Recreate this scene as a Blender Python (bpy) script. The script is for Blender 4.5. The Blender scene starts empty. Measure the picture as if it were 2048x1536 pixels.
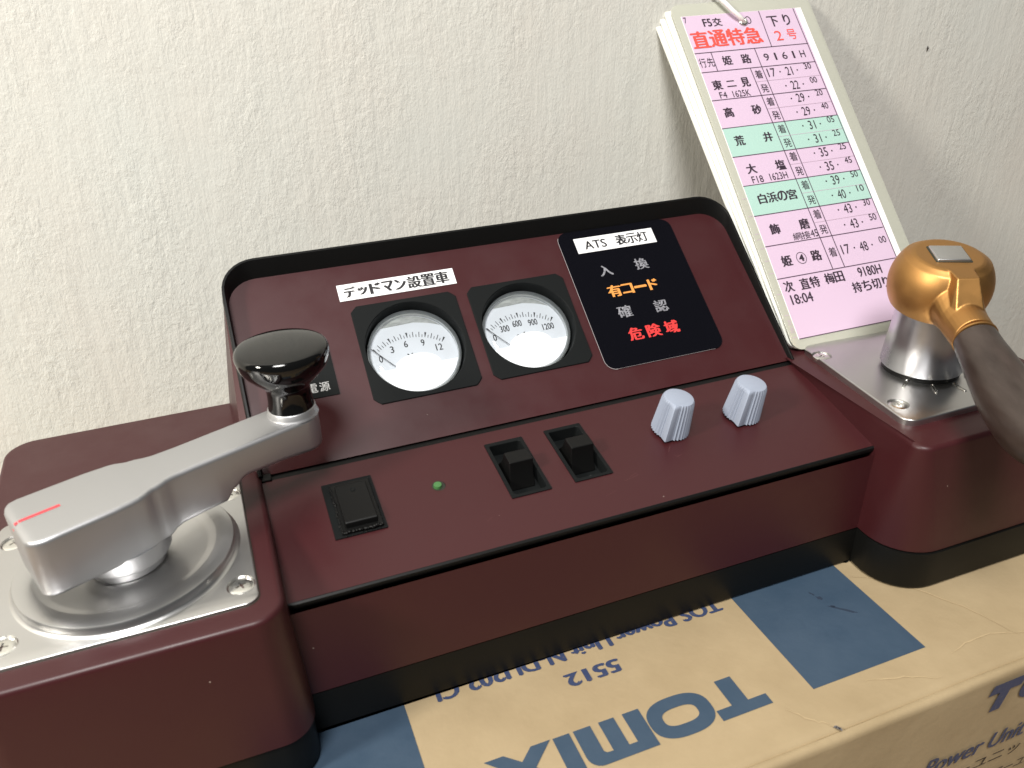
import bpy, bmesh, math, random
from mathutils import Vector, Matrix, noise
random.seed(7)
R = math.radians
MM = 0.001
SC = bpy.context.scene
COL = SC.collection

# ------------------------------------------------------------------ camera
CAM_POS = Vector((-37.111927, -219.880058, 194.157325))
CAM_ROWS = ((0.932798, -0.359227, -0.029038), (0.191438, 0.425612, 0.884424), (-0.305351, -0.830548, 0.465779))
cd = bpy.data.cameras.new("camera")
cam = bpy.data.objects.new("camera", cd)
COL.objects.link(cam)
mw = Matrix(CAM_ROWS).transposed().to_4x4()
mw.translation = CAM_POS * MM
cam.matrix_world = mw
cd.sensor_width = 36
cd.lens = 1599.98 / 2048 * 36
cd.clip_start = 0.01
cd.clip_end = 20
cd.dof.use_dof = True
cd.dof.focus_distance = 0.315
cd.dof.aperture_fstop = 28
SC.camera = cam

# ------------------------------------------------------------------ light
w = bpy.data.worlds.new("World")
SC.world = w
w.use_nodes = True
w.node_tree.nodes["Background"].inputs[0].default_value = (0.95, 0.98, 1.0, 1)
w.node_tree.nodes["Background"].inputs[1].default_value = 0.09

def area(name, pos, target, size, power, color, shape='DISK'):
    l = bpy.data.lights.new(name, 'AREA')
    l.shape = shape
    l.size = size
    l.energy = power
    l.color = color
    o = bpy.data.objects.new(name, l)
    COL.objects.link(o)
    o.location = Vector(pos) * MM
    d = (Vector(target) - Vector(pos)).normalized()
    o.rotation_euler = d.to_track_quat('-Z', 'Y').to_euler()
    return o
area("ceiling_light", (-260, -620, 1180), (60, 0, 60), 0.46, 21.5, (1.0, 0.985, 0.955))
area("side_light", (-760, -260, 600), (160, 90, 90), 0.15, 8.5, (1.0, 0.95, 0.85))

SC.view_settings.view_transform = 'Standard'
SC.view_settings.look = 'None'
SC.view_settings.exposure = 0
SC.view_settings.gamma = 1
SC.cycles.use_denoising = True
SC.cycles.max_bounces = 10
SC.cycles.transmission_bounces = 8

# ------------------------------------------------------------------ materials
def mat(name, col, rough=0.5, metal=0.0, spec=0.5, emit=None, es=1.0, coat=0.0, coat_rough=0.05, trans=0.0, ior=1.45,
        bump=None, var=None, sub=0.0, rvar=None):
    m = bpy.data.materials.new(name)
    m.use_nodes = True
    nt = m.node_tree
    b = nt.nodes["Principled BSDF"]
    b.inputs["Base Color"].default_value = (*col, 1)
    b.inputs["Roughness"].default_value = rough
    b.inputs["Metallic"].default_value = metal
    b.inputs["Specular IOR Level"].default_value = spec
    b.inputs["Coat Weight"].default_value = coat
    b.inputs["Coat Roughness"].default_value = coat_rough
    b.inputs["Transmission Weight"].default_value = trans
    b.inputs["IOR"].default_value = ior
    if emit:
        b.inputs["Emission Color"].default_value = (*emit, 1)
        b.inputs["Emission Strength"].default_value = es
    if sub:
        b.inputs["Subsurface Weight"].default_value = sub
        b.inputs["Subsurface Radius"].default_value = (1, 1, 1)
        b.inputs["Subsurface Scale"].default_value = 0.0006
    tc = nt.nodes.new("ShaderNodeTexCoord")
    def ntex(scale, detail=4, stretch=(1, 1, 1), rough_=0.6):
        mp = nt.nodes.new("ShaderNodeMapping")
        mp.inputs["Scale"].default_value = stretch
        nt.links.new(tc.outputs["Object"], mp.inputs["Vector"])
        n = nt.nodes.new("ShaderNodeTexNoise")
        n.inputs["Scale"].default_value = scale
        n.inputs["Detail"].default_value = detail
        n.inputs["Roughness"].default_value = rough_
        nt.links.new(mp.outputs[0], n.inputs["Vector"])
        return n
    if bump:           # list of (scale, strength, distance_mm, stretch)
        prev = None
        for (s, st, d, sx) in bump:
            n = ntex(s, 5, sx)
            bp = nt.nodes.new("ShaderNodeBump")
            bp.inputs["Strength"].default_value = st
            bp.inputs["Distance"].default_value = d * MM
            nt.links.new(n.outputs["Fac"], bp.inputs["Height"])
            if prev:
                nt.links.new(prev.outputs[0], bp.inputs["Normal"])
            prev = bp
        nt.links.new(prev.outputs[0], b.inputs["Normal"])
    if var:            # (scale, colour2, low, high, stretch)
        s, c2, lo, hi, sx = var
        n = ntex(s, 6, sx)
        r = nt.nodes.new("ShaderNodeMapRange")
        r.inputs["From Min"].default_value = lo
        r.inputs["From Max"].default_value = hi
        nt.links.new(n.outputs["Fac"], r.inputs["Value"])
        mx = nt.nodes.new("ShaderNodeMix")
        mx.data_type = 'RGBA'
        mx.inputs["A"].default_value = (*col, 1)
        mx.inputs["B"].default_value = (*c2, 1)
        nt.links.new(r.outputs[0], mx.inputs["Factor"])
        nt.links.new(mx.outputs["Result"], b.inputs["Base Color"])
    if rvar:           # (scale, lo, hi)
        n = ntex(rvar[0], 5)
        r = nt.nodes.new("ShaderNodeMapRange")
        r.inputs["From Min"].default_value = 0.35
        r.inputs["From Max"].default_value = 0.65
        r.inputs["To Min"].default_value = rvar[1]
        r.inputs["To Max"].default_value = rvar[2]
        nt.links.new(n.outputs["Fac"], r.inputs["Value"])
        nt.links.new(r.outputs[0], b.inputs["Roughness"])
    m["p"] = 1
    return m

O1 = (1, 1, 1)
M = {}
def add_specks(m, col, scale, thr, size=1.0):
    """tiny dust specks lying on a surface, keyed to voronoi cells"""
    nt = m.node_tree
    b = nt.nodes["Principled BSDF"]
    tc = nt.nodes.new("ShaderNodeTexCoord")
    v = nt.nodes.new("ShaderNodeTexVoronoi")
    v.inputs["Scale"].default_value = scale
    nt.links.new(tc.outputs["Object"], v.inputs["Vector"])
    lt = nt.nodes.new("ShaderNodeMath"); lt.operation = 'LESS_THAN'
    lt.inputs[1].default_value = 0.05 * size
    nt.links.new(v.outputs["Distance"], lt.inputs[0])
    sep = nt.nodes.new("ShaderNodeSeparateColor")
    nt.links.new(v.outputs["Color"], sep.inputs[0])
    gt = nt.nodes.new("ShaderNodeMath"); gt.operation = 'GREATER_THAN'
    gt.inputs[1].default_value = thr
    nt.links.new(sep.outputs[0], gt.inputs[0])
    mu = nt.nodes.new("ShaderNodeMath"); mu.operation = 'MULTIPLY'
    nt.links.new(lt.outputs[0], mu.inputs[0]); nt.links.new(gt.outputs[0], mu.inputs[1])
    mx = nt.nodes.new("ShaderNodeMix"); mx.data_type = 'RGBA'
    src = b.inputs["Base Color"].links
    if src:
        nt.links.new(src[0].from_socket, mx.inputs["A"])
    else:
        mx.inputs["A"].default_value = b.inputs["Base Color"].default_value[:]
    mx.inputs["B"].default_value = (*col, 1)
    nt.links.new(mu.outputs[0], mx.inputs["Factor"])
    nt.links.new(mx.outputs["Result"], b.inputs["Base Color"])

M['maroon'] = mat('maroon_paint', (0.043, 0.0090, 0.0107), 0.41, spec=0.44,
                  bump=[(2600, 0.10, 0.06, O1), (30, 0.05, 0.3, O1)], rvar=(60, 0.36, 0.46))
add_specks(M['maroon'], (0.45, 0.38, 0.33), 120, 0.80, 0.42)
M['black'] = mat('black_plastic', (0.0045, 0.0045, 0.0045), 0.42, spec=0.22, bump=[(1800, 0.12, 0.06, O1)])
M['black_matt'] = mat('black_matt', (0.0065, 0.0075, 0.0078), 0.6, spec=0.13, bump=[(1500, 0.15, 0.05, O1)])
M['base'] = mat('black_base', (0.005, 0.005, 0.0045), 0.5, spec=0.2, bump=[(900, 0.1, 0.08, O1)])
M['gloss'] = mat('glossy_black_knob', (0.003, 0.003, 0.003), 0.07, coat=0.1, coat_rough=0.02, rvar=(25, 0.05, 0.10))
M['film'] = mat('glossy_black_film', (0.003, 0.003, 0.005), 0.16, spec=0.3, bump=[(40, 0.1, 0.25, O1)])
M['silver'] = mat('satin_silver', (0.60, 0.595, 0.59), 0.33, metal=1.0, bump=[(2200, 0.10, 0.05, O1)], rvar=(40, 0.29, 0.38))
M['silver_paint'] = mat('silver_paint', (0.48, 0.48, 0.49), 0.42, metal=0.88, bump=[(2600, 0.14, 0.05, O1)])
M['post'] = mat('brushed_post', (0.50, 0.50, 0.52), 0.30, metal=1.0, bump=[(2400, 0.12, 0.05, O1), (900, 0.05, 0.05, (1, 1, 0.02))], rvar=(60, 0.26, 0.34))
M['chrome'] = mat('screw_metal', (0.75, 0.74, 0.70), 0.22, metal=1.0, rvar=(200, 0.15, 0.35))
M['dark'] = mat('dark_recess', (0.02, 0.022, 0.014), 0.6)
M['gold'] = mat('gold_anodised', (0.50, 0.265, 0.090), 0.46, metal=1.0, bump=[(1500, 0.12, 0.05, O1)], rvar=(80, 0.41, 0.50))
M['wood'] = mat('dark_wood', (0.050, 0.036, 0.030), 0.33, spec=0.5, coat=0.10, coat_rough=0.25,
                bump=[(260, 0.25, 0.2, (0.08, 1, 1))], var=(120, (0.020, 0.012, 0.009), 0.40, 0.70, (0.3, 1.0, 1.0)))
M['knob_grey'] = mat('grey_plastic', (0.29, 0.325, 0.405), 0.45, sub=0.0, bump=[(800, 0.08, 0.05, O1)])
M['green'] = mat('green_plastic', (0.05, 0.15, 0.045), 0.4)
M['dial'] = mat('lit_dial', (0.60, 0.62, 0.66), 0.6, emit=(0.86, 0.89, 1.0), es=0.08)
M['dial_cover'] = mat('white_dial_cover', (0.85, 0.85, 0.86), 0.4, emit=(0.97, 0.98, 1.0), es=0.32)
def thin_clear(name):
    m = bpy.data.materials.new(name); m.use_nodes = True
    nt = m.node_tree; nt.nodes.remove(nt.nodes["Principled BSDF"])
    out = nt.nodes["Material Output"]
    tr = nt.nodes.new("ShaderNodeBsdfTransparent"); tr.inputs[0].default_value = (0.97, 0.985, 0.98, 1)
    gl = nt.nodes.new("ShaderNodeBsdfGlossy"); gl.inputs["Roughness"].default_value = 0.03
    fr = nt.nodes.new("ShaderNodeLayerWeight"); fr.inputs[0].default_value = 0.42
    mx = nt.nodes.new("ShaderNodeMixShader")
    nt.links.new(fr.outputs["Fresnel"], mx.inputs[0]); nt.links.new(tr.outputs[0], mx.inputs[1]); nt.links.new(gl.outputs[0], mx.inputs[2])
    nt.links.new(mx.outputs[0], out.inputs["Surface"])
    return m
M['glass'] = thin_clear('clear_plastic')
M['dial_shade'] = mat('painted_dial_shade', (0.22, 0.23, 0.225), 0.5, var=(160, (0.42, 0.43, 0.42), 0.35, 0.65, (1, 3, 1)))  # mottled grey for the shade and reflection painted onto the dial
M['rim_clear'] = mat('clear_rim', (0.50, 0.52, 0.51), 0.12, coat=0.8, coat_rough=0.03)
M['ink'] = mat('black_ink', (0.012, 0.011, 0.014), 0.5)
M['ink_soft'] = mat('grey_ink', (0.10, 0.095, 0.10), 0.6)
M['sticker'] = mat('white_sticker', (0.80, 0.80, 0.81), 0.5)
M['edge_white'] = mat('cut_film_edge', (0.34, 0.31, 0.32), 0.5)
M['txt_grey'] = mat('grey_lettering', (0.27, 0.27, 0.30), 0.5, var=(900, (0.16, 0.16, 0.18), 0.4, 0.6, O1))
M['txt_orange'] = mat('orange_lettering', (0.66, 0.27, 0.06), 0.5, emit=(1.0, 0.40, 0.08), es=0.06)
M['txt_red'] = mat('red_lettering', (0.58, 0.035, 0.035), 0.5, emit=(1.0, 0.05, 0.04), es=0.06)
M['txt_white'] = mat('pale_lettering', (0.40, 0.40, 0.40), 0.5)
M['red'] = mat('red_line', (0.62, 0.055, 0.07), 0.45)
M['lam'] = mat('laminate_film', (0.44, 0.44, 0.375), 0.22, coat=0.4, coat_rough=0.15, bump=[(25, 0.2, 0.3, O1)], sub=0.2)
M['lam_white'] = mat('white_laminate', (0.80, 0.80, 0.74), 0.3, coat=0.3, coat_rough=0.15)
M['pink'] = mat('pink_paper', (0.59, 0.445, 0.575), 0.55, coat=0.3, coat_rough=0.25, bump=[(60, 0.15, 0.2, O1)])
M['mint'] = mat('mint_print', (0.37, 0.555, 0.49), 0.55, coat=0.3, coat_rough=0.25)
M['paper_white'] = mat('white_paper', (0.84, 0.80, 0.81), 0.5)
M['card_ink'] = mat('card_ink', (0.035, 0.022, 0.035), 0.5)
M['card_line'] = mat('card_line', (0.075, 0.045, 0.075), 0.5)
M['card_fine'] = mat('card_fine_line', (0.48, 0.36, 0.45), 0.5)
M['card_red'] = mat('card_red', (0.80, 0.08, 0.06), 0.5)
M['cord'] = mat('white_cord', (0.78, 0.74, 0.72), 0.6, bump=[(700, 0.5, 0.3, O1)])
M['cardboard'] = mat('cardboard', (0.365, 0.280, 0.168), 0.72, spec=0.25,
                     bump=[(420, 0.25, 0.14, (1, 1, 1)), (26, 0.45, 1.6, O1)],
                     var=(34, (0.31, 0.234, 0.136), 0.35, 0.72, O1))
add_specks(M['cardboard'], (0.24, 0.15, 0.07), 160, 0.93, 1.0)
M['blue'] = mat('blue_print', (0.036, 0.062, 0.098), 0.5, spec=0.4, bump=[(420, 0.22, 0.12, O1), (26, 0.45, 1.6, O1)],
                var=(50, (0.048, 0.076, 0.114), 0.35, 0.7, O1))
M['navy'] = mat('navy_print', (0.035, 0.05, 0.11), 0.5, var=(900, (0.10, 0.09, 0.10), 0.55, 0.75, O1))
M['scuff'] = mat('scuff', (0.020, 0.032, 0.056), 0.7)
M['grey_scuff'] = mat('grey_scuff', (0.13, 0.12, 0.12), 0.8)
M['crease'] = mat('pale_crease', (0.43, 0.325, 0.19), 0.6)
M['scratch'] = mat('paint_scratch', (0.13, 0.055, 0.055), 0.5)
M['speck'] = mat('brown_speck', (0.03, 0.02, 0.015), 0.7)
M['table'] = mat('table_wood', (0.30, 0.22, 0.15), 0.5, var=(6, (0.24, 0.17, 0.11), 0.4, 0.6, (1, 12, 1)))

def wall_material():
    m = mat('wallpaper', (0.655, 0.66, 0.615), 0.62, spec=0.35, var=(9, (0.67, 0.645, 0.59), 0.35, 0.65, (1, 1, 0.6)))
    nt = m.node_tree
    b = nt.nodes["Principled BSDF"]
    tc = nt.nodes.new("ShaderNodeTexCoord")
    def tex(scale, stretch, detail=4, rough=0.55, dist=0.0):
        mp = nt.nodes.new("ShaderNodeMapping")
        mp.inputs["Scale"].default_value = stretch
        nt.links.new(tc.outputs["Object"], mp.inputs[0])
        n = nt.nodes.new("ShaderNodeTexNoise")
        n.inputs["Scale"].default_value = scale
        n.inputs["Detail"].default_value = detail
        n.inputs["Roughness"].default_value = rough
        n.inputs["Distortion"].default_value = dist
        nt.links.new(mp.outputs[0], n.inputs["Vector"])
        return n
    def math_(op, a, bb):
        q = nt.nodes.new("ShaderNodeMath"); q.operation = op
        for i, s in enumerate((a, bb)):
            if isinstance(s, (int, float)):
                q.inputs[i].default_value = s
            else:
                nt.links.new(s, q.inputs[i])
        return q.outputs[0]
    streak = tex(170, (1, 1, 0.10), 5, 0.6, 0.1)      # trowel streaks run down the wall
    coarse = tex(300, (1, 1, 0.6), 6, 0.68, 0.25)      # crusty plaster relief
    mask = tex(22, (1, 1, 0.5), 3, 0.6)
    mr = nt.nodes.new("ShaderNodeMapRange")
    mr.inputs["From Min"].default_value = 0.38; mr.inputs["From Max"].default_value = 0.62
    nt.links.new(mask.outputs["Fac"], mr.inputs[0])
    h = math_('MULTIPLY', coarse.outputs["Fac"], math_('ADD', math_('MULTIPLY', mr.outputs[0], 0.85), 0.35))
    h = math_('ADD', h, math_('MULTIPLY', streak.outputs["Fac"], 0.62))
    fine = tex(1100, (1, 1, 0.7), 3, 0.5)
    h = math_('ADD', h, math_('MULTIPLY', fine.outputs["Fac"], 0.18))
    bp = nt.nodes.new("ShaderNodeBump")
    bp.inputs["Strength"].default_value = 0.46
    bp.inputs["Distance"].default_value = 1.35 * MM
    nt.links.new(h, bp.inputs["Height"])
    nt.links.new(bp.outputs[0], b.inputs["Normal"])
    return m
M['wall'] = wall_material()

# ------------------------------------------------------------------ helpers
def new_mesh(name, bm, material, smooth=True, angle=35):
    me = bpy.data.meshes.new(name)
    bmesh.ops.remove_doubles(bm, verts=bm.verts, dist=1e-4)
    bmesh.ops.recalc_face_normals(bm, faces=bm.faces)
    for v in bm.verts:
        v.co *= MM
    bm.to_mesh(me)
    bm.free()
    me.materials.append(material)
    if smooth:
        me.shade_smooth()
        me.set_sharp_from_angle(angle=R(angle))
    return me

def F(origin=(0, 0, 0), x=(1, 0, 0), y=(0, 1, 0)):
    x = Vector(x).normalized(); y = Vector(y).normalized(); z = x.cross(y)
    m = Matrix((x, y, z)).transposed().to_4x4()
    m.translation = Vector(origin) * MM
    return m

def put(name, me, parent=None, frame=None, bevel=0.0, seg=2):
    o = bpy.data.objects.new(name, me)
    COL.objects.link(o)
    if parent is not None:
        o.parent = parent
        o.matrix_parent_inverse = WM[parent].inverted()
    fr = frame or Matrix()
    WM[o] = fr
    o.matrix_basis = fr
    if bevel:
        bv = o.modifiers.new("bevel", 'BEVEL')
        bv.width = bevel * MM
        bv.segments = seg
        bv.limit_method = 'ANGLE'
        bv.angle_limit = R(30)
        bv.harden_normals = True
    return o
WM = {}

def thing(name, loc, label, cat, group=None):
    o = bpy.data.objects.new(name, None)
    COL.objects.link(o)
    o.empty_display_size = 0.02
    o.location = Vector(loc) * MM
    WM[o] = Matrix.Translation(Vector(loc) * MM)
    o['label'] = label; o['category'] = cat
    if group: o['group'] = group
    return o

def loft(bm, rings, closed=True, cap0=True, cap1=True):
    vs = [[bm.verts.new(p) for p in r] for r in rings]
    n = len(vs[0])
    for a, b in zip(vs[:-1], vs[1:]):
        for i in range(n if closed else n - 1):
            j = (i + 1) % n
            bm.faces.new((a[i], a[j], b[j], b[i]))
    if closed and cap0: bm.faces.new(vs[0][::-1])
    if closed and cap1: bm.faces.new(vs[-1])
    return vs

def rpoly(pts, rad, seg=8):
    """rounded polygon (CCW); returns points and outward normals"""
    out, nor = [], []
    n = len(pts)
    if not hasattr(rad, '__len__'): rad = [rad] * n
    for i in range(n):
        p = Vector(pts[i]); a = Vector(pts[i - 1]); c = Vector(pts[(i + 1) % n])
        d1 = (a - p).normalized(); d2 = (c - p).normalized()
        r = rad[i]
        n1 = Vector((-d1.y, d1.x)); n2 = Vector((d2.y, -d2.x))   # outward normals of the two edges
        if r < 1e-6:
            for q in range(seg + 1):
                out.append(p.copy()); nor.append((n1 + n2).normalized())
            continue
        ang = d1.angle(d2)
        t = r / math.tan(ang / 2)
        cen = p + (d1 + d2).normalized() * (r / math.sin(ang / 2))
        a0 = math.atan2(*(p + d1 * t - cen).yx); a1 = math.atan2(*(p + d2 * t - cen).yx)
        da = (a1 - a0 + math.pi) % (2 * math.pi) - math.pi
        for q in range(seg + 1):
            th = a0 + da * q / seg
            out.append(cen + Vector((math.cos(th), math.sin(th))) * r)
            nor.append(Vector((math.cos(th), math.sin(th))))
    return out, nor

def slab(pts, rad, z0, z1, edge=0.0, seg=8):
    """flat rounded plate with rounded top edge, local xy"""
    P, N = rpoly(pts, rad, seg)
    rings = [[(p.x, p.y, z0) for p in P]]
    if edge:
        for k in range(4):
            t = k / 3 * math.pi / 2
            d = edge * (1 - math.cos(t)); z = z1 - edge + edge * math.sin(t)
            rings.append([(p.x - m.x * d, p.y - m.y * d, z) for p, m in zip(P, N)])
    else:
        rings.append([(p.x, p.y, z1) for p in P])
    bm = bmesh.new()
    loft(bm, rings)
    return bm

def rect(x0, y0, x1, y1):
    return [(x0, y0), (x1, y0), (x1, y1), (x0, y1)]

def lathe(prof, seg=64, bm=None, cx=0, cy=0, caps=True):
    bm = bm or bmesh.new()
    rings = [[(cx + r * math.cos(2 * math.pi * i / seg), cy + r * math.sin(2 * math.pi * i / seg), z) for i in range(seg)] for r, z in prof]
    vs = []
    for (r, z), ring in zip(prof, rings):
        if r < 1e-6: vs.append([bm.verts.new((cx, cy, z))])
        else: vs.append([bm.verts.new(p) for p in ring])
    for a, b in zip(vs[:-1], vs[1:]):
        for i in range(seg):
            j = (i + 1) % seg
            if len(a) == 1 and len(b) == 1: continue
            if len(a) == 1: bm.faces.new((a[0], b[i], b[j]))
            elif len(b) == 1: bm.faces.new((a[i], a[j], b[0]))
            else: bm.faces.new((a[i], a[j], b[j], b[i]))
    for e in (vs[0], vs[-1]):
        if len(e) > 1 and caps:
            try: bm.faces.new(e)
            except ValueError: pass
    return bm

def box(bm, x0, y0, z0, x1, y1, z1):
    v = [bm.verts.new(p) for p in ((x0, y0, z0), (x1, y0, z0), (x1, y1, z0), (x0, y1, z0), (x0, y0, z1), (x1, y0, z1), (x1, y1, z1), (x0, y1, z1))]
    for f in ((3, 2, 1, 0), (4, 5, 6, 7), (0, 1, 5, 4), (1, 2, 6, 5), (2, 3, 7, 6), (3, 0, 4, 7)):
        bm.faces.new([v[i] for i in f])
    return bm

def tube(path, rad, seg=16, bm=None, cap=True):
    bm = bm or bmesh.new()
    rings = []
    P = [Vector(p) for p in path]
    up = Vector((0, 0, 1))
    for i, p in enumerate(P):
        d = (P[min(i + 1, len(P) - 1)] - P[max(i - 1, 0)]).normalized()
        a = d.cross(up)
        if a.length < 1e-3: a = d.cross(Vector((0, 1, 0)))
        a.normalize(); b = a.cross(d)
        r = rad[i] if hasattr(rad, '__len__') else rad
        rings.append([p + (a * math.cos(2 * math.pi * k / seg) + b * math.sin(2 * math.pi * k / seg)) * r for k in range(seg)])
    loft(bm, rings, cap0=cap, cap1=cap)
    return bm

def spline(pts, n=8):
    P = [Vector(p) for p in pts]
    P = [P[0] * 2 - P[1]] + P + [P[-1] * 2 - P[-2]]
    out = []
    for i in range(1, len(P) - 2):
        for k in range(n):
            t = k / n
            out.append(0.5 * ((2 * P[i]) + (P[i + 1] - P[i - 1]) * t + (2 * P[i - 1] - 5 * P[i] + 4 * P[i + 1] - P[i + 2]) * t * t + (3 * P[i] - P[i - 1] - 3 * P[i + 1] + P[i + 2]) * t ** 3))
    out.append(P[-2])
    return out

def quad(bm, x0, y0, x1, y1, z):
    bm.faces.new([bm.verts.new(p) for p in ((x0, y0, z), (x1, y0, z), (x1, y1, z), (x0, y1, z))])

def line(bm, x0, y0, x1, y1, wd, z):
    d = Vector((x1 - x0, y1 - y0)).normalized(); n = Vector((-d.y, d.x)) * wd / 2
    bm.faces.new([bm.verts.new(p) for p in ((x0 - n.x, y0 - n.y, z), (x1 - n.x, y1 - n.y, z), (x1 + n.x, y1 + n.y, z), (x0 + n.x, y0 + n.y, z))])

_tc = {}
def glyphs(s, bold=0.0):
    """outline of a string as a flat mesh, normalised by its bounding box"""
    key = (s, bold)
    if key in _tc: return _tc[key]
    cu = bpy.data.curves.new("t", 'FONT')
    cu.body = s; cu.size = 1.0; cu.offset = bold; cu.resolution_u = 3
    o = bpy.data.objects.new("t", cu)
    COL.objects.link(o)
    bpy.context.view_layer.update()
    dg = bpy.context.evaluated_depsgraph_get()
    me = bpy.data.meshes.new_from_object(o.evaluated_get(dg))
    vs = [v.co.copy() for v in me.vertices]
    fs = [tuple(p.vertices) for p in me.polygons]
    bpy.data.objects.remove(o); bpy.data.curves.remove(cu); bpy.data.meshes.remove(me)
    x0 = min(v.x for v in vs); x1 = max(v.x for v in vs); y0 = min(v.y for v in vs); y1 = max(v.y for v in vs)
    r = (vs, fs, x0, x1, y0, y1)
    _tc[key] = r
    return r

def write(bm, s, cx, cy, wd, ht, z, bold=0.0, slant=0.0, rot=0.0):
    """write s so that its bounding box is centred on cx, cy and measures wd x ht (either may be None)"""
    if bold:
        k = bold * 9
        for ddx, ddy in ((-k, 0), (k, 0), (0, k * 0.6)):
            write(bm, s, cx + ddx, cy + ddy, wd, ht, z + (ddx + ddy) * 0.01, 0.0, slant, rot)
        return
    vs, fs, x0, x1, y0, y1 = glyphs(s, 0.0)
    sx = wd / (x1 - x0) if wd else None
    sy = ht / (y1 - y0) if ht else None
    if sx is None: sx = sy
    if sy is None: sy = sx
    mx, my = (x0 + x1) / 2, (y0 + y1) / 2
    c, sn = math.cos(rot), math.sin(rot)
    nv = []
    for v in vs:
        x = (v.x - mx) * sx; y = (v.y - my) * sy
        x += slant * y
        nv.append(bm.verts.new((cx + c * x - sn * y, cy + sn * x + c * y, z)))
    for f in fs:
        try: bm.faces.new([nv[i] for i in f])
        except ValueError: pass

def flat(name, bm, m, parent, frame):
    me = bpy.data.meshes.new(name)
    for v in bm.verts: v.co *= MM
    bm.normal_update()
    for f in bm.faces:
        if f.normal.z < 0: f.normal_flip()
    bm.to_mesh(me); bm.free()
    me.materials.append(m)
    return put(name, me, parent, frame)

def cut(o, cutters):
    """subtract cutter bmeshes (in the object's own frame) from o"""
    tmp = []
    for bm in cutters:
        for v in bm.verts: v.co *= MM
        bmesh.ops.recalc_face_normals(bm, faces=bm.faces)
        me = bpy.data.meshes.new("c"); bm.to_mesh(me); bm.free()
        c = bpy.data.objects.new("c", me); COL.objects.link(c)
        c.matrix_world = WM[o]
        md = o.modifiers.new("b", 'BOOLEAN'); md.operation = 'DIFFERENCE'; md.object = c; md.solver = 'EXACT'
        tmp.append(c)
    bpy.context.view_layer.update()
    dg = bpy.context.evaluated_depsgraph_get()
    me = bpy.data.meshes.new_from_object(o.evaluated_get(dg))
    o.modifiers.clear()
    o.data = me
    me.shade_smooth(); me.set_sharp_from_angle(angle=R(30))
    for c in tmp: bpy.data.objects.remove(c)

def copy_part(src, parent, frame, children=True):
    c = src.copy(); COL.objects.link(c)
    c.parent = parent
    c.matrix_parent_inverse = WM[parent].inverted()
    c.matrix_basis = frame
    WM[c] = frame
    if children:
        for ch in [x for x in WM if x is not c and x.parent == src]:
            rel = WM[src].inverted() @ WM[ch]
            copy_part(ch, c, frame @ rel)
    return c

# ------------------------------------------------------------------ setting
bm = bmesh.new()
NX, NZ = 2, 2
bm.faces.new([bm.verts.new(p) for p in ((-900, 0, -700), (900, 0, -700), (900, 0, 1100), (-900, 0, 1100))])
wall = put('wall', new_mesh('wall', bm, M['wall'], False), None, F((60, 113.5, 0)))
wall['kind'] = 'structure'
bm = bmesh.new()
tube([(0, 0, 0), (0.25, 0, -1.0), (-0.1, -0.1, -2.2)], [0.25, 0.5, 0.15], 8, bm)
put('wall_speck', new_mesh('wall_speck', bm, M['speck']), wall, F((315, 113.0, 150.8)))
bm = bmesh.new()
box(bm, -700, -500, -140, 900, 113, -120.2)
t = put('table', new_mesh('table', bm, M['table'], False), None); t['kind'] = 'structure'

# ------------------------------------------------------------------ cardboard box
crate = thing('cardboard_box', (60, -5, -120), 'brown cardboard box with blue print that the control console stands on', 'box')
prof = [(100, -120), (100, 0), (-104.5, 0), (-106.4, -0.15), (-106.9, -0.75), (-107.5, -0.35), (-108.9, -0.6), (-109.6, -1.5), (-109.75, -3), (-109.75, -120)]
bm = bmesh.new()
XS = [-150 + 4 * i for i in range(103)]
rings = []
for x in XS:
    r = []
    for i, (y, z) in enumerate(prof):
        dz = 0.26 * (noise.noise(Vector((x * 0.035, i * 0.4, 3.1)))) if 2 <= i <= 8 else 0
        r.append((x, y + dz, z + dz * 0.6 if 3 <= i <= 8 else z))
    rings.append(r)
loft(bm, rings)
put('box_body', new_mesh('box_body', bm, M['cardboard'], True, 50), crate)
FB = F((0, 0, 0.12))
bm = bmesh.new(); quad(bm, 102.1, -92.9, 145.1, 20, 0)
flat('printed_band', bm, M['blue'], crate, FB)
bm = bmesh.new(); quad(bm, -55.7, -92.9, -12.7, 20, 0)
flat('printed_band', bm, M['blue'], crate, FB)
# logo printed upside down: local frame has x to the left, y towards the camera
FU = F((0, 0, 0.2), (-1, 0, 0), (0, -1, 0))
bm = bmesh.new()
def poly(pts, z=0):
    bm.faces.new([bm.verts.new((x, y, z)) for x, y in pts])
poly([(-88, 92.4), (-88, 88.7), (-71.0, 88.7), (-71.0, 92.4)][::-1])
poly([(-81.9, 88.7), (-81.9, 79.3), (-76.3, 79.3), (-76.3, 88.7)])
def superell(cx, cy, a, b, e, n=48):
    o = []
    for i in range(n):
        t = 2 * math.pi * i / n; c, s = math.cos(t), math.sin(t)
        o.append((cx + a * math.copysign(abs(c) ** e, c), cy + b * math.copysign(abs(s) ** e, s)))
    return o
A_ = superell(-60.85, 85.9, 10.1, 6.9, 0.78); B_ = superell(-60.8, 85.9, 5.6, 2.9, 0.72)
va = [bm.verts.new((x, y, 0)) for x, y in A_]; vb = [bm.verts.new((x, y, 0)) for x, y in B_]
for i in range(48): bm.faces.new((va[i], va[(i + 1) % 48], vb[(i + 1) % 48], vb[i]))
arc = [(-33.5 + 4.0 * math.cos(t), 88.3 + 4.0 * math.sin(t)) for t in [math.pi / 2 * k / 6 for k in range(6, -1, -1)]]
poly([(-50.4, 79.2), (-45.1, 79.2), (-45.1, 89.0), (-50.4, 92.3)][::-1])
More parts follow.
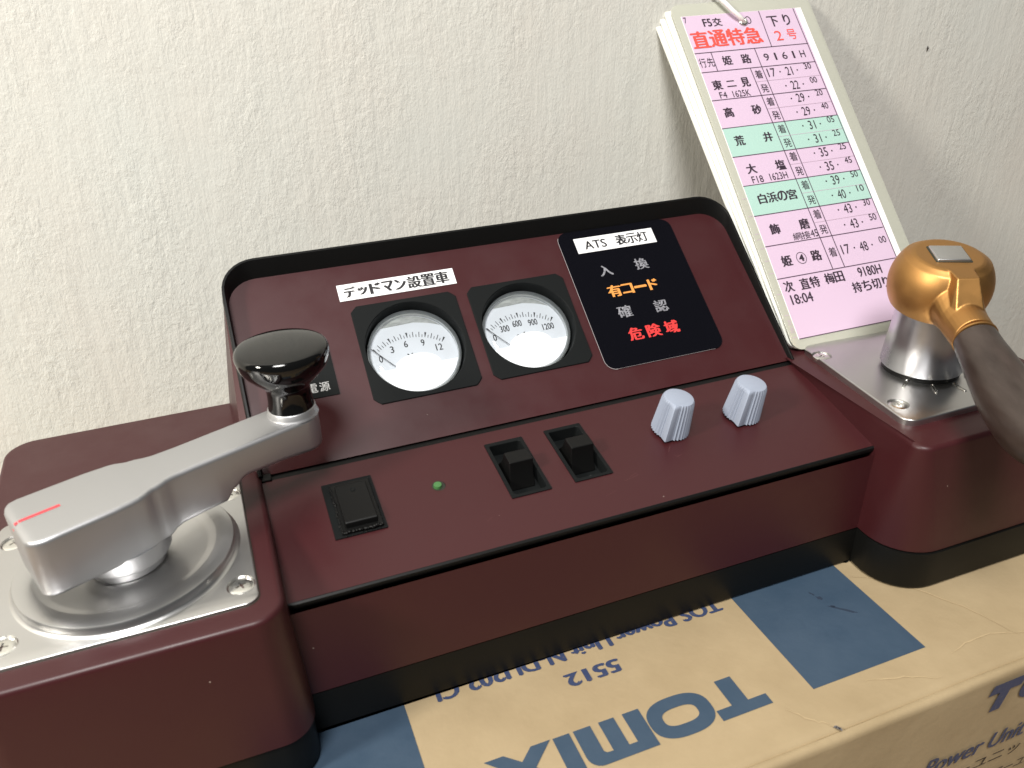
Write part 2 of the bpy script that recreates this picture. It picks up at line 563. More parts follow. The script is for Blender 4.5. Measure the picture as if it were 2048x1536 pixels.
poly([(-50.4, 92.3), (-45.1, 89.0), (-42.4, 89.0), (-37.5, 89.0), (-33.5, 92.3)][::-1])
poly([(-42.4, 79.2), (-37.5, 79.2), (-37.5, 89.0), (-42.4, 89.0)])
poly(([(-33.5, 92.3), (-37.5, 89.0), (-35.6, 88.9), (-34.9, 88.2)] + [(-29.5, 88.3)] + arc[::-1][:-1])[::-1])
poly([(-34.9, 79.2), (-29.5, 79.2), (-29.5, 88.3), (-34.9, 88.2)])
poly([(-28.3, 79.2), (-23.2, 79.2), (-23.2, 92.3), (-28.3, 92.3)])
poly([(-22.5, 79.1), (-16.6, 79.1), (-2.6, 92.3), (-8.8, 92.3)])
poly([(-2.7, 79.1), (-8.4, 79.1), (-13.2, 83.3), (-10.4, 86.4)], 0.02)
poly([(-22.6, 92.3), (-16.6, 92.3), (-12.4, 88.3), (-15.4, 85.6)], 0.04)
flat('printed_logo', bm, M['blue'], crate, FU)
bm = bmesh.new()
write(bm, '5512', -44.4, 62.1, 17.6, 4.9, 0, 0.05)
write(bm, 'TOS Power Unit N-DU202-CL', -45.6, 51.9, 101.5, 5.3, 0, 0.042)
flat('printed_text', bm, M['navy'], crate, FU)
bm = bmesh.new()
random.seed(21)
for pts in ([(90, -96), (94, -101), (99, -106)], [(146, -58), (158, -66), (170, -84), (176, -100)], [(118, -96), (128, -99), (140, -104)], [(150, -98), (165, -96), (182, -101)]):
    pp = [p + Vector((random.uniform(-.35, .35), random.uniform(-.35, .35), 0)) for p in spline([(x, y, 0) for x, y in pts], 6)]
    n = len(pp)
    L = []
    for i, p in enumerate(pp):
        d = (pp[min(i + 1, n - 1)] - pp[max(i - 1, 0)]).normalized(); q = Vector((-d.y, d.x, 0)) * (0.05 + 0.22 * math.sin(math.pi * i / (n - 1)) * random.uniform(.5, 1))
        L.append((bm.verts.new(p - q), bm.verts.new(p + q)))
    for a_, b_ in zip(L[:-1], L[1:]): bm.faces.new((a_[0], b_[0], b_[1], a_[1]))
flat('crease', bm, M['crease'], crate, F((0, 0, 0.22)))
# front face
FFr = F((0, -110.25, 0), (1, 0, 0), (0, 0, 1))
bm = bmesh.new()
poly([(154.4, -8.1), (156.0, -4.0), (169.5, -4.0), (168.1, -8.1), (163.6, -8.1), (161.4, -15.9), (157.0, -15.9), (159.2, -8.1)])
def skew(pts): return [(x + 0.28 * (y + 10), y) for x, y in pts]
A_ = skew(superell(178.5, -9.9, 9.6, 6.0, 0.78)); B_ = skew(superell(178.7, -9.9, 5.0, 2.6, 0.75))
va = [bm.verts.new((x, y, 0)) for x, y in A_]; vb = [bm.verts.new((x, y, 0)) for x, y in B_]
for i in range(48): bm.faces.new((va[i], va[(i + 1) % 48], vb[(i + 1) % 48], vb[i]))
write(bm, 'MIX', 206, -9.9, 33, 11.8, 0, 0.03, 0.28)
flat('printed_logo', bm, M['navy'], crate, FFr)
bm = bmesh.new()
write(bm, 'Power Unit N-DU202-CL', 184.5, -32.0, 96, 7.2, 0, 0.028, 0.26)
flat('printed_text', bm, M['ink_soft'] if False else M['navy'], crate, FFr)
bm = bmesh.new()
write(bm, 'パワーユニット N-DU202-CL', 184, -41.6, 96, 5.2, 0, 0.006, 0.2)
write(bm, 'TCSパワーユニット', 178, -51.5, 44, 4.6, 0, 0.0, 0.2)
flat('printed_text', bm, M['ink'], crate, FFr)
# scuffs on the print and on the fold
random.seed(3)
def blob(bm, cx, cy, a, b, rot, n=14, j=0.35, z=0):
    pts = []
    for i in range(n):
        t = 2 * math.pi * i / n; r = 1 + random.uniform(-j, j)
        x, y = a * r * math.cos(t), b * r * math.sin(t)
        pts.append(bm.verts.new((cx + x * math.cos(rot) - y * math.sin(rot), cy + x * math.sin(rot) + y * math.cos(rot), z)))
    bm.faces.new(pts)
bm = bmesh.new()
blob(bm, 129.5, -62.5, 1.2, 0.7, -0.9); blob(bm, 128.4, -60.0, 0.35, 1.1, 0.4); blob(bm, 133.0, -70.0, 3.9, 0.45, -0.75)
blob(bm, 131.0, -67.4, 0.8, 0.4, -0.6)
flat('scuff_mark', bm, M['scuff'], crate, F((0, 0, 0.16)))
bm = bmesh.new()
for k in range(4): blob(bm, 98.6 + k * 0.3, -106.2 - k * 0.4, 0.55, 0.35, 0.5 * k)
flat('scuff_mark', bm, M['grey_scuff'], crate, F((0, 0, 0.55)))

# ------------------------------------------------------------------ control console
con = thing('control_console', (59, -8, 0), 'maroon and black desktop train controller with two meters, crank lever and gold handled brake lever', 'control panel')
HG = 55.94; AL = 0.67416
PF = F((0, 0, HG), (1, 0, 0), (0, math.cos(AL), math.sin(AL)))           # upper panel frame: x, up the slope, outwards
LS = math.atan2(HG - 47.56, 50.1)
LF = F((0, 0, HG), (1, 0, 0), (0, math.cos(LS), math.sin(LS)))           # lower panel frame
CA, SA = math.cos(AL), math.sin(AL)
def P3(x, v, n): return Vector((x, v * CA - n * SA, HG + v * SA + n * CA))

def body(name, bot, rb, top, rt, z0, z1, edge, m, seg=10, bulge=0.0):
    PB, NB = rpoly(bot, rb, seg); PT, NT = rpoly(top, rt, seg)
    rings = []
    for k in range(7):
        t = k / 6
        z = z0 + (z1 - edge - z0) * t
        rings.append([(a.x * (1 - t) + b.x * t + n.x * bulge * math.sin(math.pi * t), a.y * (1 - t) + b.y * t + n.y * bulge * math.sin(math.pi * t), z) for a, b, n in zip(PB, PT, NB)])
    for k in range(1, 6):
        t = k / 5 * math.pi / 2
        d = edge * (1 - math.cos(t)); z = z1 - edge + edge * math.sin(t)
        rings.append([(b.x - n.x * d, b.y - n.y * d, z) for b, n in zip(PT, NT)])
    bm = bmesh.new(); loft(bm, rings)
    return put(name, new_mesh(name, bm, m, True, 50), con)

# left podium, right podium, middle front
body('left_podium', [(-37.6, 56.5), (-118, 56.5), (-114, -66.2), (-37.6, -66.2)], [2, 10, 10, 9],
     [(-39.6, 53.5), (-117, 53.5), (-111.5, -64.6), (-39.4, -64.6)], [2, 9, 9, 8], 16, 57.2, 1.6, M['maroon'])
rp = body('right_podium', [(240, 58), (156, 58), (155.6, 0), (149.9, -72.2), (240, -72.8)], [12, 2, 2, 16, 20],
     [(236, 55), (158.2, 55), (157.6, 0), (152.7, -69.3), (236, -69.3)], [10, 2, 2, 5, 12], 16, 57.2, 1.6, M['maroon'], bulge=0.3)
bm = bmesh.new()
top = [(-41, 5), (-41, -51.3), (154.5, -51.3), (159.5, 5)]; bot = [(-41, 5), (-41, -52.1), (153.0, -52.1), (159.5, 5)]
loft(bm, [[(x, y, 16) for x, y in bot], [(x, y, 45.2) for x, y in top]], cap1=False)
put('front_panel', new_mesh('front_panel', bm, M['maroon'], True, 30), con)
# black base skirt, one footprint per section
def skirt(pts, rad):
    P, N = rpoly(pts, rad, 10)
    bm = bmesh.new()
    loft(bm, [[(p.x - n.x * 1.3, p.y - n.y * 1.3, 0.25) for p, n in zip(P, N)], [(p.x - n.x * 0.6, p.y - n.y * 0.6, 0.6) for p, n in zip(P, N)],
              [(p.x, p.y, 1.6) for p in P], [(p.x - n.x * 0.1, p.y - n.y * 0.1, 15.4) for p, n in zip(P, N)]])
    return bm
for pts, rad in (([(-38.0, 56), (-117.5, 56), (-113.6, -65.6), (-38.2, -65.6)], [0.5, 10, 10, 9]),
                 ([(-38.6, -51.9), (151.5, -51.9), (156, 55), (-38.6, 55)], [0.01] * 4),
                 ([(239, 57.5), (156.2, 57.5), (155.8, 0), (149.8, -72.9), (239, -73.4)], [12, 0.5, 0.01, 16, 20])):
    put('base_skirt', new_mesh('base_skirt', skirt(pts, rad), M['base'], True, 40), con)
bm = bmesh.new()   # dark joint between skirt and shell
box(bm, -112, -60, 15.3, -40, 50, 16.4); box(bm, -38, -50.6, 15.3, 151.4, 50, 16.4); box(bm, 155, -62, 15.3, 232, 50, 16.4)
put('joint_gap', new_mesh('joint_gap', bm, M['dark'], False), con)

# upper housing behind the meter panel
def upath(x0, x1, v1, r, seg=8):
    P = [(x0, 0.0), (x0, (v1 - r) * 0.25), (x0, (v1 - r) * 0.5), (x0, (v1 - r) * 0.75)]
    for k in range(seg + 1):
        t = math.pi - math.pi / 2 * k / seg
        P.append((x0 + r + r * math.cos(t), v1 - r + r * math.sin(t)))
    for k in range(seg + 1):
        t = math.pi / 2 - math.pi / 2 * k / seg
        P.append((x1 - r + r * math.cos(t), v1 - r + r * math.sin(t)))
    P += [(x1, (v1 - r) * 0.75), (x1, (v1 - r) * 0.5), (x1, (v1 - r) * 0.25), (x1, 0.0)]
    return P
bm = bmesh.new()
for x, v in upath(-40.2, 158.6, 76.6, 11.5): bm.verts.new(P3(x, v, -0.5))
for x, y in ((-44, -0.3), (161.5, -0.3)): bm.verts.new((x if x > 0 else x, y, 52))
for x, y, z in ((-46, 50, 52), (-40, 57, 52), (158, 57, 52), (164, 50, 52), (-44.8, 50, 62), (162.9, 50, 62)): bm.verts.new((x, y, z))
ch = bmesh.ops.convex_hull(bm, input=bm.verts)
nn = Vector((0, -SA, CA))
bm.normal_update()
bmesh.ops.delete(bm, geom=[f for f in bm.faces if f.normal.dot(nn) > 0.97], context='FACES')
put('upper_housing', new_mesh('upper_housing', bm, M['maroon'], True, 40), con, bevel=0)

# black rim: U-shaped, tallest along the top
def rimh(v): return 2.0 + 3.4 * min(1, max(0, v / 66))
bi, ti, to_, bo = upath(-38.7, 157.2, 71.2, 10), upath(-39.1, 157.3, 75.3, 11), upath(-40.1, 158.3, 76.5, 12), upath(-40.5, 158.9, 76.9, 12)
bm = bmesh.new()
rings = []
for a, b, c, d in zip(bi, ti, to_, bo):
    h = rimh(b[1])
    rings.append([(a[0], a[1], -0.4), (b[0], b[1], h - 0.25), (b[0] * 0.8 + c[0] * 0.2, b[1] * 0.8 + c[1] * 0.2, h), (b[0] * 0.2 + c[0] * 0.8, b[1] * 0.2 + c[1] * 0.8, h), (c[0], c[1], h - 0.3), (d[0], d[1], -1.2)])
loft(bm, rings)
put('panel_rim', new_mesh('panel_rim', bm, M['black'], True, 40), con, PF)

# upper panel with round meter openings
pts, rad = [(-38.9, 0.6), (157.5, 0.6), (157.5, 71.6), (-38.9, 71.6)], [0.3, 0.3, 10, 10]
up = put('upper_panel', new_mesh('upper_panel', slab(pts, rad, -2, 0), M['maroon'], True, 30), con, PF)
cut(up, [lathe([(17.6, -4), (17.6, 2)], 64, None, 19, 35.1), lathe([(17.6, -4), (17.6, 2)], 64, None, 61.3, 35.3)])
# lower panel
pts = [(-41, -50.3), (153.6, -50.3), (159.4, -1.9), (-41, -1.9)]
lp = put('lower_panel', new_mesh('lower_panel', slab(pts, 0.01, -2.0, 0, 0, 1), M['maroon'], True, 30), con, LF)
slots = [(30.35, -33.85, 43.55, -7.85), (51.5, -33.7, 64.7, -7.65)]
cut(lp, [box(bmesh.new(), a + .3, b + .3, -4, c - .3, d - .3, 2) for a, b, c, d in slots] + [lathe([(2.15, -4), (2.15, 2)], 32, None, 11.0, -21.0)])
# black strip along the front edge, and the one between the two panels
bm = bmesh.new()
P, S = [(-0.2, 0.02), (-0.75, -0.35), (-0.95, -1.2), (-0.75, -2.1), (0.6, -2.6), (0.6, -0.1)], []
rings = []
for x in (-38.9, -37.2, -20, 60, 153.5):
    k = 0.5 if x < -38 else 1
    rings.append([(x, -50.3 + y * k, z * k) for y, z in P])
loft(bm, rings)
put('edge_strip', new_mesh('edge_strip', bm, M['black'], True, 30), con, LF)
bm = bmesh.new(); box(bm, -38.6, -1.95, -2.5, 158.2, 0.45, -0.28)
put('edge_strip', new_mesh('edge_strip', bm, M['black'], False), con, LF)
bm = bmesh.new(); box(bm, -39.6, -2.2, -1.5, -36.4, 1.2, 0.6)
put('rim_foot', new_mesh('rim_foot', bm, M['black'], False), con, LF, bevel=0.4)

# --- meters
def square_pt(t, h, c):
    x, y = math.cos(t), math.sin(t)
    k = h / max(abs(x), abs(y))
    x, y = x * k, y * k
    if abs(x) + abs(y) > 2 * h - c:
        s = (2 * h - c) / (abs(x) + abs(y)); x, y = x * s, y * s
    return x, y
def meter_bezel():
    n = 96
    bm = bmesh.new()
    ts = [2 * math.pi * i / n for i in range(n)]
    def sq(h, z): return [(*square_pt(t, h, 2.2), z) for t in ts]
    def ci(r, z): return [(r * math.cos(t), r * math.sin(t), z) for t in ts]
    loft(bm, [sq(19, 0.02), sq(19, 0.4), sq(18.8, 0.55), ci(17.6, 0.55), ci(17.35, 0.3), ci(17.2, -3), ci(16.9, -7.2)], cap0=False, cap1=True)
    return new_mesh('bezel', bm, M['black_matt'], True, 15)
def dial_parts(meter, fr, nums, unit, needle_ang):
    bm = lathe([(15.6, -7.0), (15.6, -6.2), (15.5, -6.0), (0, -6.0)], 64)
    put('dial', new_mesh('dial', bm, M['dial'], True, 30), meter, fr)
    # scale: arc centre just below the middle of the dial
    cx, cy, rad = -0.9, -13.0, 21.8
    a0, a1 = R(126.6), R(53.4)
    bm = bmesh.new()
    for i in range(25):
        a = a0 + (a1 - a0) * i / 24
        L, wd = (1.15, 0.22)
        if i % 2 == 0: L, wd = 2.1, 0.25
        dx, dy = math.cos(a), math.sin(a)
        if i % 6 == 0:
            r0, r1 = rad - 2.1, rad
            n = Vector((-dy, dx))
            p0 = Vector((cx + dx * r0, cy + dy * r0)); p1 = Vector((cx + dx * r1, cy + dy * r1))
            bm.faces.new([bm.verts.new((*q, 0)) for q in (p0 - n * .08, p1 - n * .34, p1 + n * .34, p0 + n * .08)])
        else:
            line(bm, cx + dx * (rad - 2.1), cy + dy * (rad - 2.1), cx + dx * (rad - 2.1 + L), cy + dy * (rad - 2.1 + L), wd, 0)
    DP = [(-12.0, 0.3), (-7.3, 3.2), (-2.1, 4.4), (4.0, 3.8), (9.3, 1.0)]
    for i, s in enumerate(nums):
        write(bm, s, DP[i][0], DP[i][1], {1: 1.25, 2: 2.5, 3: 3.5, 4: 4.4}[len(s)] if s != '12' else 2.4, 2.6, 0, 0.005)
    write(bm, unit, -1.5, -0.5, 2.0 * len(unit), 2.0, 0, 0.012)
    flat('scale', bm, M['ink'], meter, fr @ Matrix.Translation((0, 0, -5.93 * MM)))
    bm = bmesh.new()
    a = needle_ang
    line(bm, -3, -9.7, -14.6, 4.5, 0.26, 0)
    for f in list(bm.faces):
        bmesh.ops.extrude_face_region(bm, geom=[f])
    flat('needle', bm, M['ink_soft'], meter, fr @ Matrix.Translation((0, 0, -5.1 * MM)))
    # white cover over the movement
    pts = []
    for k in range(25):
        t = math.pi - math.pi * k / 24
        pts.append((8.1 * math.cos(t), -5.3 + 4.6 * math.sin(t)))
    y0 = -5.3
    xr = math.sqrt(15.2 ** 2 - y0 ** 2)
    out = [(-xr, y0)] + pts + [(xr, y0)]
    t0 = math.atan2(y0, xr)
    for k in range(1, 64):
        t = t0 + (-math.pi - 2 * t0) * k / 64
        out.append((15.2 * math.cos(t), 15.2 * math.sin(t)))
    bm = bmesh.new()
    loft(bm, [[(x, y, -5.9) for x, y in out], [(x, y, -4.2) for x, y in out]])
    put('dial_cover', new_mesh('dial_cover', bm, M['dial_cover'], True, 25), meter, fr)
    bm = lathe([(16.2, -4.4), (16.4, -3.4), (16.0, -2.7), (15.2, -2.2), (13.8, -1.9), (8, -1.5), (0, -1.4)], 96, caps=False)
    put('lens', new_mesh('lens', bm, M['glass'], True, 50), meter, fr)
    bm = lathe([(15.5, -4.5), (15.55, -6.9), (16.45, -6.9), (16.45, -4.5), (15.5, -4.5)], 96, caps=False)
    put('lens_rim', new_mesh('lens_rim', bm, M['rim_clear'], True, 50), meter, fr)
    # grey smear of shade and reflection, painted as a patch over the dial top
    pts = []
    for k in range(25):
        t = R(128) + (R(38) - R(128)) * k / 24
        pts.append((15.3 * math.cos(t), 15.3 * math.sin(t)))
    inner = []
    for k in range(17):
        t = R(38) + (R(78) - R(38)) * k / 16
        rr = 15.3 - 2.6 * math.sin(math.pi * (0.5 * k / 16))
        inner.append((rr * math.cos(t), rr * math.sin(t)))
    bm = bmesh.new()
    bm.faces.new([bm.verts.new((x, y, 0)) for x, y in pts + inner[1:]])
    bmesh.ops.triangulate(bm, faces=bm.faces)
    flat('dial_shade', bm, M['dial_shade'], meter, fr @ Matrix.Translation((0, 0, -5.95 * MM)))
for (mx_, mv, nums, unit) in ((19.0, 35.1, ['0', '3', '6', '9', '12'], 'V'), (61.3, 35.3, ['0', '300', '600', '900', '1200'], 'mA')):
    fr = PF @ Matrix.Translation((mx_ * MM, mv * MM, 0))
    mt = put('meter', meter_bezel(), con, fr)
    mt['label'] = 'round white voltmeter reading from 0 to 12' if unit == 'V' else 'round white meter reading from 0 to 1200 mA'
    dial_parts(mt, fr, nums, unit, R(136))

# --- stickers and printed plates
def plate(name, x0, v0, x1, v1, r, th, m, frame=PF, skewx=0.0, label=None):
    o = put(name, new_mesh(name, slab([(x0 + skewx, v0), (x1 + skewx, v0), (x1, v1), (x0, v1)], r, 0.05, th, 0.0, 6), m, True, 30), con, frame)
    if label: o['label'] = label
    return o
st = plate('sticker', -2.5, 57.0, 40.0, 63.6, 0.05, 0.25, M['sticker'], label='white sticker above the left meter with black lettering')
bm = bmesh.new()
for i, ch_ in enumerate('デッドマン'): write(bm, ch_, 1.6 + i * 4.55, 60.2 - (0.25 if ch_ == 'ッ' else 0), 3.7 if ch_ != 'ッ' else 3.0, 4.2 if ch_ != 'ッ' else 3.0, 0.3, 0.036)
for i, ch_ in enumerate('設置車'): write(bm, ch_, 24.9 + i * 5.15, 60.3, 4.8, 4.9, 0.3, 0.028)
flat('lettering', bm, M['ink'], st, PF)
at = plate('ats_display', 83.9, 11.4, 133.5, 71.3, 4.2, 0.42, M['film'], label='glossy black display plate with grey, orange and red characters')
ed = [(83.9, 65.5, 83.9, 16.5)]
bm = bmesh.new()
P, N = rpoly([(83.75, 11.25), (133.5, 11.25), (133.5, 71.3), (83.75, 71.3)], 4.2, 6)
for i, (a, b) in enumerate(zip(P, P[1:] + P[:1])):
    mid = (a + b) / 2
    if mid.x < 92 and mid.y < 69: line(bm, a.x, a.y, b.x, b.y, 0.17, 0.44)
line(bm, 88, 11.32, 129, 11.32, 0.07, 0.44)
flat('cut_edge', bm, M['edge_white'], at, PF)
bm = bmesh.new()
write(bm, '入', 98.3, 52.0, 5.2, 4.6, 0.5, 0.02); write(bm, '換', 113.9, 52.5, 5.4, 4.9, 0.5, 0.018)
write(bm, '確', 99.2, 33.4, 5.6, 5.0, 0.5, 0.018); write(bm, '認', 114.6, 33.1, 5.4, 5.0, 0.5, 0.018)
flat('lettering', bm, M['txt_grey'], at, PF)
bm = bmesh.new()
for i, ch_ in enumerate('有コード'): write(bm, ch_, 98.6 + i * 5.5, 42.7, (5.3, 4.4, 4.8, 3.6)[i], (5.0, 4.3, 0.9, 4.6)[i], 0.5, 0.03)
flat('lettering', bm, M['txt_orange'], at, PF)
bm = bmesh.new()
for i, ch_ in enumerate('危険域'): write(bm, ch_, 100.0 + i * 7.6, 23.6, 5.5, 5.2, 0.5, 0.03)
flat('lettering', bm, M['txt_red'], at, PF)
st = put('title_sticker', new_mesh('title_sticker', slab(rect(90.2, 61.0, 124.4, 67.8), 0.05, 0.45, 0.62, 0, 2), M['sticker'], True, 30), con, PF)
st['label'] = 'white strip reading ATS at the top of the black display'
bm = bmesh.new()
write(bm, 'ATS', 98.4, 64.2, 9.2, 3.7, 0.68, 0.012)
for i, ch_ in enumerate('表示灯'): write(bm, ch_, 109.6 + i * 4.75, 64.4, 4.5, 4.6, 0.68, 0.03 if i == 0 else 0.015)
flat('lettering', bm, M['ink'], st, PF)
pwr = plate('power_plate', -29.5, 22.8, -10.1, 43.4, 0.2, 0.35, M['black_matt'], label='black plate marked with two small characters behind the knob')
bm = bmesh.new()
write(bm, '電', -18.4, 26.4, 3.3, 3.3, 0.42, 0.004); write(bm, '源', -14.4, 26.4, 3.3, 3.3, 0.42, 0.004)
flat('lettering', bm, M['txt_white'], pwr, PF)

# --- rocker switch with crumbling black edging
rs = put('rocker_switch', new_mesh('rocker_switch', slab(rect(-23.0, -32.8, -7.7, -9.7), 0.3, 0.05, 0.4, 0, 2), M['black_matt'], True, 30), con, LF)
bm = bmesh.new(); box(bm, -20.9, -32.0, 0.3, -8.7, -11.2, 1.1)
put('switch_frame', new_mesh('switch_frame', bm, M['black'], False), rs, LF, bevel=0.3)
bm = bmesh.new()
prof = [(-13.0, 1.0), (-13.0, 1.9), (-13.5, 2.25), (-17, 2.0), (-29.6, 3.2), (-30.2, 2.9), (-30.4, 1.0)]
loft(bm, [[(x, y, z) for y, z in prof] for x in (-19.4, -10.0)])
put('rocker', new_mesh('rocker', bm, M['black'], True, 30), rs, LF, bevel=0.35)
bm = lathe([(0.8, 0), (0.8, 0.15), (0.62, 0.2), (0.5, 0.1), (0.5, 0)], 24)
put('off_mark', new_mesh('off_mark', bm, M['black_matt']), rs, LF @ Matrix.Translation((-14.4 * MM, -16.0 * MM, 2.0 * MM)))
random.seed(11)
bm = bmesh.new()
def crumbs(x0, y0, x1, y1, n, r0, r1, z):
    for i in range(n):
        t = (i + random.random()) / n
        x = x0 + (x1 - x0) * t + random.uniform(-.22, .22); y = y0 + (y1 - y0) * t + random.uniform(-.22, .22)
        r = random.uniform(r0, r1)
        mt_ = Matrix.Translation((x, y, z)) @ Matrix.Rotation(random.uniform(0, 3), 4, 'Z') @ Matrix.Diagonal((random.uniform(.7, 1.9), random.uniform(.7, 1.6), random.uniform(.5, .9), 1))
        bmesh.ops.create_icosphere(bm, subdivisions=1, radius=r, matrix=mt_)
crumbs(-20.8, -31.6, -9.0, -31.7, 26, .35, .6, 1.2); crumbs(-20.6, -13, -20.6, -31, 30, .22, .42, 1.1); crumbs(-8.9, -18, -8.9, -31.5, 9, .15, .3, 1.0)
crumbs(-20, -32.6, -9.5, -32.6, 12, .12, .28, 0.5)
put('crumbled_edging', new_mesh('crumbled_edging', bm, M['black'], True, 60), rs, LF)

random.seed(5)
for (x, y, a, L, wd) in ((86.5, -30.5, 0.9, 3.2, .09), (88.0, -33.4, 0.15, 2.0, .08), (87.4, -32.5, -.9, 2.2, .07), (66.5, -38.0, 0.2, 5.5, .06), (69, -36.8, 0.3, 3.0, .05), (58, -42, .25, 4, .05), (127, -30, 1.2, 2.4, .05), (20, -40, .5, 2.5, .05)):
    bm = bmesh.new(); line(bm, x, y, x + L * math.cos(a), y + L * math.sin(a), wd, 0.03)
    flat('scratch', bm, M['scratch'], con, LF)
# --- green indicator
gl = put('indicator', new_mesh('indicator', lathe([(1.3, -4), (1.3, 0.7), (1.2, 0.95), (0, 1.0)], 32), M['green']), con, LF @ Matrix.Translation((10.6 * MM, -21.2 * MM, 0)))
gl['label'] = 'small green indicator in a round hole'
bm = lathe([(2.15, -0.02), (2.1, -4), (0, -4)], 32)
put('indicator_well', new_mesh('indicator_well', bm, M['dark']), con, LF @ Matrix.Translation((10.9 * MM, -21.0 * MM, 0)))

# --- two slide switches
def slide_switch(x0, y0, x1, y1, dz=0.0):
    fr = LF @ Matrix.Translation(((x0 + x1) / 2 * MM, (y0 + y1) / 2 * MM, 0))
    w2, h2 = (x1 - x0) / 2, (y1 - y0) / 2
    O, _ = rpoly(rect(-w2, -h2, w2, h2), 0.3, 4); I, _ = rpoly(rect(-w2 + 1.15, -h2 + 1.15, w2 - 1.15, h2 - 1.15), 1.0, 4)
    bm = bmesh.new()
    loft(bm, [[(p.x, p.y, 0.03) for p in O], [(p.x, p.y, 0.35) for p in O], [(p.x, p.y, 0.35) for p in I], [(p.x * .985, p.y * .985, 0.15) for p in I], [(p.x * .97, p.y * .97, -4.2) for p in I]], cap0=False, cap1=True)
    s = put('slide_switch', new_mesh('slide_switch', bm, M['black_matt'], True, 30), con, fr)
    bm = bmesh.new()
    pb = [(-4.2 , -6.1), (4.1, -6.1), (4.1, 7.0), (-4.2, 7.0)]; pt = [(-3.9, -3.1), (4.0, -3.1), (4.0, 2.1), (-3.9, 2.1)]
    pm = [(-4.0, -4.6), (4.05, -4.6), (4.05, 4.5), (-4.0, 4.5)]
    pm = [(-4.0, -3.9), (4.05, -3.9), (4.05, 3.6), (-4.0, 3.6)]
    loft(bm, [[(x, y, -4.1) for x, y in pb], [(x, y, 0.5) for x, y in pm], [(x, y, 5.2) for x, y in pt]])
    put('slide_lever', new_mesh('slide_lever', bm, M['black'], True, 30), s, fr, bevel=0.35)
    bm = bmesh.new()
    for k in range(7): line(bm, random.uniform(-4, 4), random.uniform(-11, -8), random.uniform(-3, 4), random.uniform(-10.5, -7.5), 0.07, -4.12)
    flat('scratches', bm, M['ink_soft'], s, fr)
for s_ in slots: slide_switch(*s_)

# --- two ribbed rotary knobs
def knob_mesh():
    bm = bmesh.new()
    n = 320
    def ring(r, z, depth, ptr, ph=R(228)):
        out = []
        for i in range(n):
            t = 2 * math.pi * i / n
            d = (t - ph + math.pi) % (2 * math.pi) - math.pi
            rr = r - depth * (0.5 + 0.5 * math.cos(t * 32)) ** 0.7
            bumpv = max(0, 1 - abs(d) / 0.30)
            if abs(d) < 0.34: rr = r - depth * 0.4
            rr += ptr * (bumpv ** 1.2)
            out.append((rr * math.cos(t), rr * math.sin(t), z))
        return out
    loft(bm, [ring(6.5, 0.35, .5, 1.9), ring(6.45, 1.0, .5, 1.85), ring(5.5, 12.4, .46, 1.5), ring(5.25, 13.1, .18, 1.1), ring(4.95, 13.5, 0.0, 0.7), ring(4.55, 13.62, 0, 0.3)])
    return new_mesh('knob', bm, M['knob_grey'], True, 40)
km = knob_mesh()
KT = Matrix.Rotation(R(5.5), 4, 'Y')
kf = LF @ Matrix.Translation((92.4 * MM, -20.9 * MM, 0.3 * MM)) @ KT
k1 = put('rotary_knob', km, con, kf)
put('spindle', new_mesh('spindle', lathe([(5.0, -0.5), (5.0, 0.8)], 32), M['dark']), k1, kf)
copy_part(k1, con, LF @ Matrix.Translation((120.2 * MM, -21.9 * MM, 0.3 * MM)) @ KT)

# --- screws (recessed cross head)
def screw(parent, x, y, z, rot, r=3.2):
    fr = F((x, y, z), (math.cos(rot), math.sin(rot), 0), (-math.sin(rot), math.cos(rot), 0))
    bm = lathe([(r, -1.2), (r, -0.25), (r * .92, -0.05), (r * .6, 0.12), (0, 0.2)], 32)
    s = put('screw', new_mesh('screw', bm, M['chrome'], True, 30), parent, fr)
    cr = []
    for a in (0, 1):
        c = bmesh.new()
        b0 = (r * .50, .26) if a == 0 else (.26, r * .50)
        loft(c, [[(-b0[0] * .5, -b0[1] * .5, -0.9), (b0[0] * .5, -b0[1] * .5, -0.9), (b0[0] * .5, b0[1] * .5, -0.9), (-b0[0] * .5, b0[1] * .5, -0.9)],
                 [(-b0[0], -b0[1], 0.5), (b0[0], -b0[1], 0.5), (b0[0], b0[1], 0.5), (-b0[0], b0[1], 0.5)]])
        cr.append(c)
    cut(s, cr)
    bm = lathe([(0, 0), (r * .46, 0)], 12)
    c = put('cross_recess', new_mesh('cross_recess', bm, M['dark']), s, fr @ Matrix.Translation((0, 0, -0.7 * MM)))
    return s

def plate_with_holes(name, pts, rad, z0, z1, edge, holes, m, label):
    o = put(name, new_mesh(name, slab(pts, rad, z0, z1, edge, 8), m, True, 30), con)
    cut(o, [lathe([(3.15, z1 - 1.0), (3.45, z1 - 0.5), (3.75, z1 + 1)], 32, None, x, y) for x, y in holes])
    o['label'] = label
    return o
LH = [(-48.9, -50.0), (-102.3, -50.0), (-49.3, -7.6), (-105.5, -7.6)]
pl = plate_with_holes('left_plate', [(-45.0, -57.6), (-45.8, 2.0), (-110.6, 2.0), (-105.6, -57.6)], [3.2] * 4, 56.8, 57.9, 0.3, LH, M['silver'], 'square satin silver plate with a round dish under the crank lever')
for i, (x, y) in enumerate(LH): screw(pl, x, y, 57.62, 0.4 + i * 1.1)
bm = bmesh.new()   # dark shadow gap round the inset plate
P, N = rpoly([(-44.75, -57.85), (-45.55, 2.25), (-110.85, 2.25), (-105.85, -57.85)], 3.4, 8)
loft(bm, [[(p.x, p.y, 57.24) for p in P], [(p.x - n.x * 0.5, p.y - n.y * 0.5, 57.24) for p, n in zip(P, N)]], cap0=False, cap1=False)
put('plate_gap', new_mesh('plate_gap', bm, M['dark'], False), pl)
